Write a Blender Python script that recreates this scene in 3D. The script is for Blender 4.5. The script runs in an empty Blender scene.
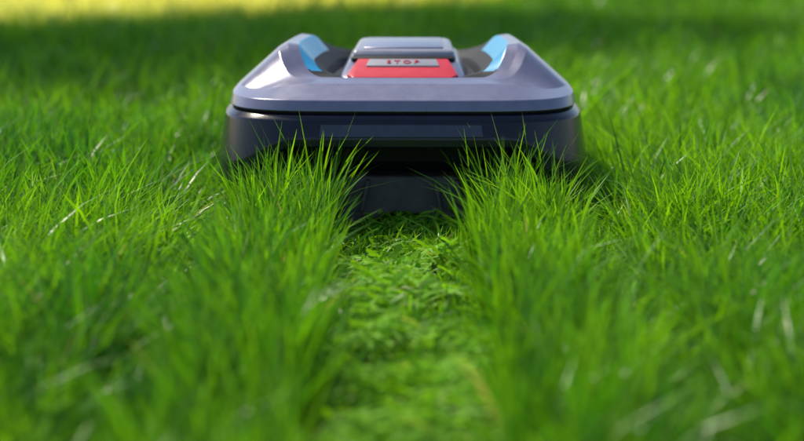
import bpy, bmesh, math, numpy as np
from mathutils import Vector
rng=np.random.default_rng(7)
sc=bpy.context.scene
sc.view_settings.view_transform='Standard'; sc.view_settings.look='None'
sc.view_settings.exposure=0

# ---------------------------------------------------------------- materials
def mat(name, col, rough=0.5, metal=0.0, coat=0.0, spec=0.5, noise=0.0, nscale=60, bump=0.0, bscale=400):
    m=bpy.data.materials.new(name); m.use_nodes=True
    nt=m.node_tree; b=nt.nodes['Principled BSDF']
    b.inputs['Roughness'].default_value=rough; b.inputs['Metallic'].default_value=metal
    b.inputs['Coat Weight'].default_value=coat; b.inputs['Coat Roughness'].default_value=0.12
    b.inputs['Specular IOR Level'].default_value=spec
    tc=nt.nodes.new('ShaderNodeTexCoord')
    n=nt.nodes.new('ShaderNodeTexNoise'); n.inputs['Scale'].default_value=nscale; n.inputs['Detail'].default_value=6
    nt.links.new(tc.outputs['Object'],n.inputs['Vector'])
    r=nt.nodes.new('ShaderNodeMapRange'); r.inputs['From Min'].default_value=.3; r.inputs['From Max'].default_value=.7
    r.inputs['To Min'].default_value=1-noise; r.inputs['To Max'].default_value=1+noise
    nt.links.new(n.outputs['Fac'],r.inputs['Value'])
    mx=nt.nodes.new('ShaderNodeVectorMath'); mx.operation='SCALE'; mx.inputs[0].default_value=col[:3]
    nt.links.new(r.outputs['Result'],mx.inputs['Scale'])
    nt.links.new(mx.outputs['Vector'],b.inputs['Base Color'])
    r2=nt.nodes.new('ShaderNodeMapRange'); r2.inputs['To Min'].default_value=max(rough-.08,0); r2.inputs['To Max'].default_value=rough+.1
    nt.links.new(n.outputs['Fac'],r2.inputs['Value']); nt.links.new(r2.outputs['Result'],b.inputs['Roughness'])
    if bump>0:
        n2=nt.nodes.new('ShaderNodeTexNoise'); n2.inputs['Scale'].default_value=bscale
        nt.links.new(tc.outputs['Object'],n2.inputs['Vector'])
        bp=nt.nodes.new('ShaderNodeBump'); bp.inputs['Strength'].default_value=bump; bp.inputs['Distance'].default_value=.001
        nt.links.new(n2.outputs['Fac'],bp.inputs['Height']); nt.links.new(bp.outputs['Normal'],b.inputs['Normal'])
    return m
M_shell=mat('shell_paint',(.205,.200,.290),.29,.35,.35,noise=.06,bump=.05)
M_bump=mat('bumper_plastic',(.006,.007,.020),.24,0,.2,spec=.35,noise=.25,bump=.08)
M_win=mat('sensor_window',(.028,.030,.060),.22,0,.4,noise=.2)
M_black=mat('black_plastic',(.007,.007,.009),.6,noise=.3,bump=.2,spec=.3)
M_dark=mat('chassis_plastic',(.050,.038,.036),.5,noise=.5,nscale=40,bump=.3)
M_red=mat('red_button',(.62,.012,.025),.35,0,.3,noise=.05)
M_cyan=mat('cyan_trim',(.012,.30,.56),.4,0,.2,noise=.05)
M_hatch=mat('hatch_paint',(.27,.275,.34),.36,.2,.25,noise=.05)
M_grey=mat('light_grey_plastic',(.30,.29,.33),.4,noise=.05)
M_rub=mat('tyre_rubber',(.015,.015,.015),.8,noise=.3,bump=.4)

def grassmat(name, trans=.45, gloss=.5, rough=.35):
    m=bpy.data.materials.new(name); m.use_nodes=True
    nt=m.node_tree; nt.nodes.clear()
    o=nt.nodes.new('ShaderNodeOutputMaterial')
    a=nt.nodes.new('ShaderNodeAttribute'); a.attribute_name='gcol'
    b=nt.nodes.new('ShaderNodeBsdfPrincipled'); b.inputs['Roughness'].default_value=rough
    b.inputs['Specular IOR Level'].default_value=gloss
    t=nt.nodes.new('ShaderNodeBsdfTranslucent')
    mul=nt.nodes.new('ShaderNodeVectorMath'); mul.operation='MULTIPLY'; mul.inputs[1].default_value=(1.45,1.35,.5)
    nt.links.new(a.outputs['Color'],b.inputs['Base Color']); nt.links.new(a.outputs['Color'],mul.inputs[0])
    nt.links.new(mul.outputs['Vector'],t.inputs['Color'])
    mx=nt.nodes.new('ShaderNodeMixShader'); mx.inputs[0].default_value=trans
    nt.links.new(b.outputs[0],mx.inputs[1]); nt.links.new(t.outputs[0],mx.inputs[2])
    nt.links.new(mx.outputs[0],o.inputs['Surface'])
    return m
M_grass=grassmat('grass_blades',.5); M_clip=grassmat('cut_grass',.35,.25,.6)

def link(o,parent=None):
    sc.collection.objects.link(o)
    if parent: o.parent=parent
    return o

# ---------------------------------------------------------------- noise
class VN:
    def __init__(s,seed,n=256): s.n=n; s.g=np.random.default_rng(seed).random((n,n))
    def __call__(s,x,y,sc):
        u=x*sc+100.3; v=y*sc+57.7
        i=np.floor(u).astype(int); j=np.floor(v).astype(int); fu=u-i; fv=v-j
        fu=fu*fu*(3-2*fu); fv=fv*fv*(3-2*fv); n=s.n
        g=lambda a,b:s.g[a%n,b%n]
        return (g(i,j)*(1-fu)+g(i+1,j)*fu)*(1-fv)+(g(i,j+1)*(1-fu)+g(i+1,j+1)*fu)*fv
vn1=VN(1);vn2=VN(2);vn3=VN(3);vn4=VN(4);vn5=VN(5);vn6=VN(6)
def sst(x,a,b):
    t=np.clip((x-a)/(b-a),0,1); return t*t*(3-2*t)

# ---------------------------------------------------------------- blades
def blades(x,y,z0,h,w,ldir,lean,bend,face,col,seg):
    n=len(x); V=[];C=[]
    for k in range(seg+1):
        t=k/seg
        hor=(lean*t+bend*t*t)*h
        up=h*(t-.45*bend*t*t-.12*lean*t)
        cx=x+np.cos(ldir)*hor; cy=y+np.sin(ldir)*hor; cz=z0+up
        wd=w*(.75+.9*t-1.65*t**2.2)*.5
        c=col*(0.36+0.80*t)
        if k<seg:
            dx=np.cos(face)*wd; dy=np.sin(face)*wd
            V+= [np.stack([cx-dx,cy-dy,cz],1),np.stack([cx+dx,cy+dy,cz],1)]; C+=[c,c]
        else:
            V.append(np.stack([cx,cy,cz],1)); C.append(c)
    nv=2*seg+1
    V=np.stack(V,1).reshape(-1,3); C=np.stack(C,1).reshape(-1,3)
    base=np.arange(n)*nv
    quads=[[2*k,2*k+1,2*k+3,2*k+2] for k in range(seg-1)]
    pat=[i for q in quads for i in q]+[2*(seg-1),2*(seg-1)+1,2*seg]
    sizes=[4]*(seg-1)+[3]
    L=(base[:,None]+np.array(pat)[None,:]).reshape(-1)
    S=np.tile(sizes,n)
    return V,C,L,S
def mkmesh(name,parts,material,parent=None):
    off=0;Vs=[];Cs=[];Ls=[];Ss=[]
    for V,C,L,S in parts:
        Vs.append(V);Cs.append(C);Ls.append(L+off);Ss.append(S);off+=len(V)
    V=np.concatenate(Vs);C=np.concatenate(Cs);L=np.concatenate(Ls);S=np.concatenate(Ss)
    me=bpy.data.meshes.new(name)
    me.vertices.add(len(V)); me.vertices.foreach_set('co',V.astype(np.float32).ravel())
    me.loops.add(len(L)); me.loops.foreach_set('vertex_index',L.astype(np.int32))
    me.polygons.add(len(S)); st=np.concatenate([[0],np.cumsum(S)[:-1]])
    me.polygons.foreach_set('loop_start',st.astype(np.int32))
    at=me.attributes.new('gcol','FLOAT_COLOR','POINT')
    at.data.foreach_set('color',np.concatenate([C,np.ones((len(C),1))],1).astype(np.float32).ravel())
    me.update(calc_edges=True); me.validate()
    me.polygons.foreach_set('use_smooth',np.ones(len(S),dtype=bool))
    me.materials.append(material)
    o=bpy.data.objects.new(name,me); return link(o,parent)

def ground_z(x,y): return (vn5(x,y,3.)-.5)*.012

def field(n,x0,x1,y0,y1,seg,wmul,hmul=1.):
    x=rng.uniform(x0,x1,n); y=rng.uniform(y0,y1,n)
    k=rng.random(len(x))<(.22+1.1*vn4(x,y,18.)); x=x[k];y=y[k]; n=len(x)
    ax=np.abs(x+ (vn1(x,y,9.)-.5)*.035*(1-.6*sst(y,-.15,-.02)))
    h=(.056+.036*vn1(x,y,5.)+.040*vn2(x,y,20.))*rng.uniform(.5,1.25,n)*hmul
    tall=rng.random(n)<.05; h=np.where(tall,h*1.35,h)
    lean=rng.uniform(0.02,.45,n); bend=rng.gamma(2.,.19,n).clip(0,.95)
    ld=vn3(x,y,5.)*6.28*1.2+rng.normal(0,1.8,n)
    behind=(y<.02)
    pw=.080+.014*sst(y,-.6,-.05)
    strip=behind&(ax>pw)&(ax<.195)
    h=np.where(strip,h*(1.12+.22*sst(y,-.35,-.1)),h)
    bend=np.where(strip,bend*.75,bend); lean=np.where(strip,lean*.8,lean)
    edge=strip&(ax<pw+.03); lean=np.where(edge,lean*.75,lean); bend=np.where(edge,bend*.8,bend)
    path=behind&(ax<=pw)
    h=np.where(path,rng.uniform(.012,.032,n)+.015*(vn4(x,y,12.)>.55)*rng.random(n),h)
    track=behind&(ax>=.195)&(ax<.262)
    h=np.where(track,h*.60,h); lean=np.where(track,lean+.3,lean)
    near=(np.abs(x)>=.24)&(np.abs(x)<.34)&(y>-.12)&(y<.6)
    h=np.where(near,h*(.72+.28*sst(np.abs(x),.25,.34)),h)
    under=(np.abs(x)<.247)&(y>=.02)&(y<.56)
    h=np.where(under,np.minimum(h,rng.uniform(.02,.045,n)),h)
    lean=np.where(under,lean*.5,lean)
    w=rng.uniform(.0021,.0052,n)*wmul
    m=.6*vn2(x,y,2.2)+.4*vn6(x,y,11.); m2=rng.random(n)
    g2=np.array([.235,.52,.010]); g3=np.array([.042,.225,.012])
    a=(.48+1.15*(m-.5)+.75*(m2-.5)).clip(0,1)[:,None]
    col=g3*(1-a)+g2*a
    col=col*rng.uniform(.62,1.25,n)[:,None]
    dry=rng.random(n)<.005
    col[dry]=np.array([.40,.42,.17])*rng.uniform(.7,1.1,dry.sum())[:,None]
    sunpaint=sst(y-(.9*x+3.80)+(vn1(x,y,1.5)-.5)*.3,-.15,.25)*(1-sst(x,-.1,.9))  # sunlit patch painted into the blade colour, past a slanted edge
    suncol=np.array([.95,.93,.26])*rng.uniform(.92,1.05,n)[:,None]
    col=col*(1-sunpaint[:,None])+suncol*sunpaint[:,None]*1.15
    col=np.minimum(col,.97)
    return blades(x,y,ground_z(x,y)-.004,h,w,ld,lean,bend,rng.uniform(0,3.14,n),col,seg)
parts=[]
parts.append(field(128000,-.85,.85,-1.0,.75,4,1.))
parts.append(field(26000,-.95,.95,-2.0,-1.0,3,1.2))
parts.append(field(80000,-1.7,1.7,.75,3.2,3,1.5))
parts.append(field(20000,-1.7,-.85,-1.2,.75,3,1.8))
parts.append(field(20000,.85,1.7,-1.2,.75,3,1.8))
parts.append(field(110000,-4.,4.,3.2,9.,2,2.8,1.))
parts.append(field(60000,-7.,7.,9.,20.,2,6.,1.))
grass=mkmesh('lawn_grass',parts,M_grass)

# clippings lying in the mown strip
n=12500
x=rng.normal(.018,.05,n).clip(-.088,.092); y=rng.uniform(-1.6,.12,n)
k=rng.random(n)<(.16+1.1*sst(vn1(x,y,13.),.38,.65)); x=x[k];y=y[k];n=len(x)
pile=vn1(x,y,13.)
L=rng.uniform(.015,.055,n); w=rng.uniform(.0016,.0038,n)
zr=rng.random(n)
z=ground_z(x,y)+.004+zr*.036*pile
ang=rng.normal(0.1,1.0,n)
V=[];C=[]
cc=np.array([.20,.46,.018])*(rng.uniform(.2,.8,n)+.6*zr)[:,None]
pale=rng.random(n)<.04; cc[pale]=np.array([.40,.50,.14])*rng.uniform(.7,1.1,pale.sum())[:,None]
ba=rng.normal(0,.35,n); tilt=rng.normal(0,.38,n); 
for kk in range(5):
    t=kk/4-.5
    a2=ang+ba*t*2
    cx=x+np.cos(a2)*L*t; cy=y+np.sin(a2)*L*t; cz=z+tilt*L*t-.25*L*(t*t)*2
    wd=w*.5*(1-abs(t)*.8); 
    nx=-np.sin(a2)*wd; ny=np.cos(a2)*wd; roll=tilt*2.
    V+=[np.stack([cx-nx,cy-ny,cz-roll*wd],1),np.stack([cx+nx,cy+ny,cz+roll*wd],1)];C+=[cc,cc]
V=np.stack(V,1).reshape(-1,3);C=np.stack(C,1).reshape(-1,3)
pat=[i for q in [[2*a,2*a+1,2*a+3,2*a+2] for a in range(4)] for i in q]
Lp=(np.arange(n)[:,None]*10+np.array(pat)).reshape(-1)
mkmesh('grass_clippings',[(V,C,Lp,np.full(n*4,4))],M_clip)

# ---------------------------------------------------------------- ground sheet
def axis(lim,fine,step):
    a=list(np.arange(-fine,fine+1e-6,step)); b=fine
    while b<lim: b*=1.5; a=[-b]+a+[b]
    return np.array(a)
gx=axis(300,3,.1); gy=axis(300,3,.1)
X,Y=np.meshgrid(gx,gy); Z=np.where((abs(X)<3.01)&(abs(Y)<3.01),ground_z(X,Y),0)-.002
V=np.stack([X,Y,Z],-1).reshape(-1,3); nxg=len(gx)
F=[(j*nxg+i,j*nxg+i+1,(j+1)*nxg+i+1,(j+1)*nxg+i) for j in range(len(gy)-1) for i in range(nxg-1)]
me=bpy.data.meshes.new('ground'); me.from_pydata(V.tolist(),[],F); me.update()
gm=bpy.data.materials.new('soil_and_thatch'); gm.use_nodes=True; nt=gm.node_tree; b=nt.nodes['Principled BSDF']
b.inputs['Roughness'].default_value=.95
tc=nt.nodes.new('ShaderNodeTexCoord'); n1=nt.nodes.new('ShaderNodeTexNoise'); n1.inputs['Scale'].default_value=30; n1.inputs['Detail'].default_value=10
nt.links.new(tc.outputs['Object'],n1.inputs['Vector']); cr=nt.nodes.new('ShaderNodeValToRGB')
cr.color_ramp.elements[0].position=.35; cr.color_ramp.elements[0].color=(.018,.04,.006,1)
cr.color_ramp.elements[1].position=.7; cr.color_ramp.elements[1].color=(.05,.13,.012,1)
nt.links.new(n1.outputs['Fac'],cr.inputs[0]); nt.links.new(cr.outputs[0],b.inputs['Base Color'])
me.materials.append(gm); link(bpy.data.objects.new('ground',me))

# ---------------------------------------------------------------- mower
mower=bpy.data.objects.new('robotic_lawn_mower',None); link(mower)
mower.location=(-.001,0,0); mower.rotation_euler=(0,0,-.016)
NA=160
def ring(a,yf,z,n=5.,yb=None):
    if yb is None: yb=.55-yf
    th=np.linspace(0,2*np.pi,NA,endpoint=False)
    c=np.cos(th);s=np.sin(th)
    x=a*np.sign(c)*abs(c)**(2/n); yy=np.sign(s)*abs(s)**(2/n)
    y=(yf+yb)/2+(yb-yf)/2*yy
    x=x*(1-.22*sst(y,.15,.56))
    zz=(z(x,y) if callable(z) else z)+np.zeros(NA)
    return np.stack([x,y,zz],1)
def roundprof(rings,r=.003):
    out=[rings[0]]
    for i in range(1,len(rings)-1):
        P=rings[i];A=rings[i-1];B=rings[i+1]
        dA=A-P;dB=B-P
        lA=np.linalg.norm(dA,axis=1,keepdims=True)+1e-9;lB=np.linalg.norm(dB,axis=1,keepdims=True)+1e-9
        ra=np.minimum(r,lA*.4);rb=np.minimum(r,lB*.4)
        p0=P+dA/lA*ra;p2=P+dB/lB*rb
        for t in (0,.5,1): out.append(p0*(1-t)**2+2*P*t*(1-t)+p2*t*t)
    out.append(rings[-1]); return out
def loft(name,rings,mats,matf=None,r=.003,cap=False):
    R=roundprof(rings,r) if r else rings
    V=np.concatenate(R); m=len(R)
    F=[(i*NA+j,i*NA+(j+1)%NA,(i+1)*NA+(j+1)%NA,(i+1)*NA+j) for i in range(m-1) for j in range(NA)]
    if cap: F.append(tuple((m-1)*NA+j for j in range(NA)))
    me=bpy.data.meshes.new(name); me.from_pydata(V.tolist(),[],F)
    for q in mats: me.materials.append(q)
    for p in me.polygons:
        p.use_smooth=True
        if matf: p.material_index=matf(p.center,p.index//NA,m)
    o=bpy.data.objects.new(name,me); link(o,mower)
    wn=o.modifiers.new('wn','WEIGHTED_NORMAL'); wn.weight=90
    return o
def zb(x,y):
    f=.111-.056*sst(abs(x),.135,.228)
    fr=1-sst(y,.02,.12)
    return f*fr+(.055)*(1-fr)
def zmix(t): return lambda x,y: zb(x,y)*(1-t)+.150*t
loft('bumper',[ring(.226,.02,lambda x,y:zb(x,y)+.012),ring(.235,.006,zb),ring(.2450,-.005,lambda x,y:zb(x,y)+.002),ring(.2435,-.0055,zmix(.35)),ring(.2350,.001,.146),ring(.2275,.008,.1535),ring(.216,.02,.1545)],[M_bump],r=.0025)
lo=ring(.2420,-.0062,.1265); hi=ring(.2372,-.0020,.1415)
idx=[j for j in range(NA) if abs(lo[j][0])<.108 and lo[j][1]<.1]; idx.sort(key=lambda j:lo[j][0])
V=[tuple(lo[j]) for j in idx]+[tuple(hi[j]) for j in idx]; k=len(idx)
me=bpy.data.meshes.new('sensor_window'); me.from_pydata(V,[],[(i,i+1,k+i+1,k+i) for i in range(k-1)]); me.materials.append(M_win)
o=link(bpy.data.objects.new('sensor_window',me),mower); s=o.modifiers.new('s','SOLIDIFY'); s.thickness=.0024; s.offset=0
s=o.modifiers.new('b','BEVEL'); s.width=.0008; s.segments=2; s.limit_method='ANGLE'
def backfall(y): return 1-sst(y,.3,.5)
z5=lambda x,y:(.178+.010*(1-sst(abs(x),.12,.2))*(1-sst(y,.05,.2)))
z6=lambda x,y:.184+(.007+.033*sst(y,.085,.14))*backfall(y)
z7=lambda x,y:.184+(.009+.039*sst(y,.09,.155))*backfall(y)
z8=lambda x,y:z7(x,y)-.002
z9=lambda x,y:.184+.010*sst(abs(x),.05,.09)
zmid=lambda x,y:.35*z8(x,y)+.65*z9(x,y)
def shm(c,i,m):
    if 15<i<=18 and abs(c.x)>.06 and .112<c.y<.34: return 1
    if i>=16: return 2
    return 0
loft('shell',[ring(.220,.016,.1555),ring(.2290,.007,.1575),ring(.2255,.013,.171),ring(.2205,.054,z5,n=4.6,yb=.50),ring(.168,.074,z6,n=4.8,yb=.44),ring(.155,.083,z7,n=4.8,yb=.43),ring(.139,.087,z8,n=4.8,yb=.42),ring(.119,.095,zmid,n=4.8,yb=.41),ring(.104,.104,z9,n=4.8,yb=.40),ring(.098,.11,.183,yb=.39),ring(.02,.2,.183,yb=.3)],[M_shell,M_cyan,M_black],shm,r=.0014,cap=True)
loft('belt_seam',[ring(.2205,.0145,.150),ring(.2205,.0145,.160)],[M_black],r=0)

def hull(name,pts,m,bev=.003,seg=3,parent=mower):
    bm=bmesh.new()
    for p in pts: bm.verts.new(p)
    bmesh.ops.convex_hull(bm,input=bm.verts)
    bmesh.ops.dissolve_limit(bm,angle_limit=.02,verts=bm.verts,edges=bm.edges)
    if bev: bmesh.ops.bevel(bm,geom=bm.edges[:],offset=bev,segments=seg,affect='EDGES',profile=.5,clamp_overlap=True)
    me=bpy.data.meshes.new(name); bm.to_mesh(me); bm.free(); me.materials.append(m)
    me.polygons.foreach_set('use_smooth',np.ones(len(me.polygons),dtype=bool))
    me.set_sharp_from_angle(angle=math.radians(50))
    return link(bpy.data.objects.new(name,me),parent)
def sym(p): return p+[(-a,b,c) for a,b,c in p]
hull('console_base',sym([(.084,.095,.180),(.082,.098,.191),(.072,.15,.208),(.070,.33,.212),(.086,.35,.182)]),M_shell,.004)
hull('stop_button',sym([(.064,.0905,.184),(.063,.0915,.1925),(.073,.100,.184),(.0715,.101,.1955),(.059,.146,.2115),(.059,.15,.211),(.068,.15,.188)]),M_red,.003,4)
hull('hatch',sym([(.070,.157,.202),(.0695,.157,.2160),(.063,.162,.2220),(.058,.29,.2280),(.064,.30,.222),(.068,.31,.20)]),M_hatch,.003)
hull('hatch_gap',sym([(.0675,.148,.20),(.0675,.148,.2120),(.0665,.1575,.2150),(.0665,.1575,.20)]),M_black,.001)
hull('hatch_panel',sym([(.053,.174,.2218),(.053,.175,.2246),(.050,.275,.2298),(.050,.28,.225)]),M_shell,.0012)
def on(yy): return .1935+(yy-.0945)*(.0195/.0555)
hull('button_inlay',sym([(.048,.122,on(.122)-.001),(.048,.122,on(.122)+.0018),(.044,.142,on(.142)+.0018),(.044,.142,on(.142)-.001)]),M_grey,.0007)
ba=math.atan2(.0195,.0555)
fc=bpy.data.curves.new('button_lettering','FONT'); fc.body='STOP'; fc.size=.0135; fc.extrude=.0004; fc.align_x='CENTER'; fc.align_y='CENTER'; fc.space_character=1.5
fo=bpy.data.objects.new('button_lettering',fc); fo.location=(0,.131,on(.132)+.0021); fo.rotation_euler=(ba,0,0); fc.materials.append(M_red); link(fo,mower)
# underbody
loft('chassis',[ring(.20,.05,.135),ring(.19,.06,.085),ring(.16,.09,.062),ring(.02,.2,.060)],[M_black],r=.004,cap=True)
bm=bmesh.new()
arch=[(.045*math.cos(a),.002+.022*math.sin(a)) for a in np.linspace(0,math.pi,13)]
poly=[(-.104,.0),(-.090,.070),(.090,.070),(.104,.0),(.05,.0)]+arch+[(-.05,.0)]
vs=[bm.verts.new((px*.95,.026+(.070-pz)*-.25+.01,pz+.002)) for px,pz in poly]
f=bm.faces.new(vs); ex=bmesh.ops.extrude_face_region(bm,geom=[f])
for v in [e for e in ex['geom'] if isinstance(e,bmesh.types.BMVert)]: v.co.y+=.16
bmesh.ops.recalc_face_normals(bm,faces=bm.faces)
me=bpy.data.meshes.new('cutting_deck_guard'); bm.to_mesh(me); bm.free(); me.materials.append(M_dark)
o=link(bpy.data.objects.new('cutting_deck_guard',me),mower); bv=o.modifiers.new('b','BEVEL'); bv.width=.003; bv.segments=3; bv.limit_method='ANGLE'
for sx in (-1,1):
    for dx in (0,.028):
        hull('guard_rib',[(sx*(a-dx),b,c) for a,b,c in [(.076,.010,.030),(.081,.010,.030),(.076,.05,.030),(.081,.05,.030),(.068,.020,.068),(.073,.020,.068),(.068,.05,.068),(.073,.05,.068)]],M_dark,.001)
def wheel(name,x,y,r,w):
    bm=bmesh.new(); prof=[(-w/2,r*.45),(-w/2,r*.86),(-w*.42,r*.93),(-w*.3,r*.95),(w*.3,r*.95),(w*.42,r*.93),(w/2,r*.86),(w/2,r*.45),(w*.3,r*.4),(w*.3,.004)]
    n=48; vs=[[bm.verts.new((px,pr*math.cos(2*math.pi*i/n),pr*math.sin(2*math.pi*i/n))) for px,pr in prof] for i in range(n)]
    for i in range(n):
        for j in range(len(prof)-1): bm.faces.new((vs[i][j],vs[(i+1)%n][j],vs[(i+1)%n][j+1],vs[i][j+1]))
    for i in range(20):
        a=2*math.pi*i/20
        ms=[bm.verts.new((px,rr*math.cos(a+da+(.12 if px>0 else 0)),rr*math.sin(a+da+(.12 if px>0 else 0)))) for px in(-w*.46,w*.46) for rr in (r*.9,r*1.0) for da in (-.05,.05)]
        bmesh.ops.convex_hull(bm,input=ms)
    me=bpy.data.meshes.new(name); bm.to_mesh(me); bm.free(); me.materials.append(M_rub)
    o=link(bpy.data.objects.new(name,me),mower); o.location=(x,y,r)
for sx in(-1,1):
    wheel('drive_wheel',sx*.195,.13,.075,.04)
    wheel('front_caster',sx*.09,.45,.03,.025)

# ---------------------------------------------------------------- light direction
EL=math.radians(53); az=np.array([-.70,.71]); az=az/np.linalg.norm(az)
S=Vector((az[0]*math.cos(EL),az[1]*math.cos(EL),math.sin(EL)))

# ---------------------------------------------------------------- unseen tree, added left of the view to shade a band of lawn
tree_r=np.random.default_rng(21)
shc=np.array([-.85,1.90]); HC=4.6; off=HC/math.tan(EL)
tc0=shc+az*off
dd=np.array([1,.9])/math.hypot(1,.9); nn=np.array([-dd[1],dd[0]])
bm=bmesh.new()
def limb(p0,p1,r0,r1,k=8,seg=5,wob=.05):
    p0=Vector(p0);p1=Vector(p1);ax=(p1-p0).normalized(); u=ax.orthogonal().normalized(); v=ax.cross(u); prev=None
    for s in range(seg+1):
        t=s/seg; c=p0.lerp(p1,t)+(u*tree_r.normal(0,wob)+v*tree_r.normal(0,wob))*(0<s<seg); r=r0+(r1-r0)*t
        cur=[bm.verts.new(c+(u*math.cos(6.283*i/k)+v*math.sin(6.283*i/k))*r) for i in range(k)]
        if prev:
            for i in range(k): bm.faces.new((prev[i],prev[(i+1)%k],cur[(i+1)%k],cur[i]))
        prev=cur
base=(tc0[0]-.2,tc0[1]+.3,0)
fork=(base[0]+.05,base[1]-.05,2.4)
limb(base,fork,.15,.10)
centers=[]
for i in range(26):
    a=tree_r.uniform(-1.7,1.7); b_=tree_r.uniform(-.36,.36); z=HC+tree_r.uniform(-.5,.5)
    q=tc0+dd*a+nn*b_; centers.append((q[0],q[1],z))
for c in centers: limb(fork,c,.05,.012,6,4,.06)
me=bpy.data.meshes.new('shade_caster_tree'); bm.to_mesh(me); bm.free(); me.materials.append(mat('shade_caster_bark',(.10,.07,.05),.9,noise=.4,nscale=20,bump=.5,bscale=60))
tree=link(bpy.data.objects.new('shade_caster_tree',me))
nl=26000
ci=tree_r.integers(0,len(centers),nl); c0=np.array(centers)[ci]+tree_r.normal(0,.17,(nl,3))
r1=tree_r.normal(size=(nl,3)); r1/=np.linalg.norm(r1,axis=1,keepdims=True)
r2=np.cross(r1,tree_r.normal(size=(nl,3))); r2/=np.linalg.norm(r2,axis=1,keepdims=True)
s=tree_r.uniform(.03,.055,nl)[:,None]
V=np.stack([c0-r1*s,c0+r2*s*.5,c0+r1*s,c0-r2*s*.5],1).reshape(-1,3)
cc=np.repeat((np.array([.04,.11,.015])*tree_r.uniform(.6,1.4,nl)[:,None])[:,None,:],4,1).reshape(-1,3)
mkmesh('shade_caster_leaves',[(V,cc,np.arange(nl*4),np.full(nl,4))],M_grass,tree)

# ---------------------------------------------------------------- light
w=bpy.data.worlds.new('World'); sc.world=w; w.use_nodes=True; nt=w.node_tree
sk=nt.nodes.new('ShaderNodeTexSky'); sk.sky_type='NISHITA'; sk.sun_disc=False; sk.sun_elevation=EL
sk.sun_rotation=math.atan2(S.x,S.y); nt.links.new(sk.outputs[0],nt.nodes['Background'].inputs[0]); nt.nodes['Background'].inputs[1].default_value=.15
sl=bpy.data.lights.new('sun','SUN'); sl.energy=5; sl.angle=math.radians(1.5); sl.color=(1,.92,.76)
so=link(bpy.data.objects.new('sun',sl)); so.rotation_euler=S.to_track_quat('Z','Y').to_euler(); so.location=(-5,5,8)

# ---------------------------------------------------------------- camera
cd=bpy.data.cameras.new('camera'); cam=link(bpy.data.objects.new('camera',cd)); sc.camera=cam
cam.location=(0,-2.6,.46); cam.rotation_euler=(math.radians(90-9.6),0,0)
cd.sensor_width=36; cd.lens=93.5; cd.clip_end=1000; cd.clip_start=.02
cd.dof.use_dof=True; cd.dof.focus_distance=2.52; cd.dof.aperture_fstop=3.1
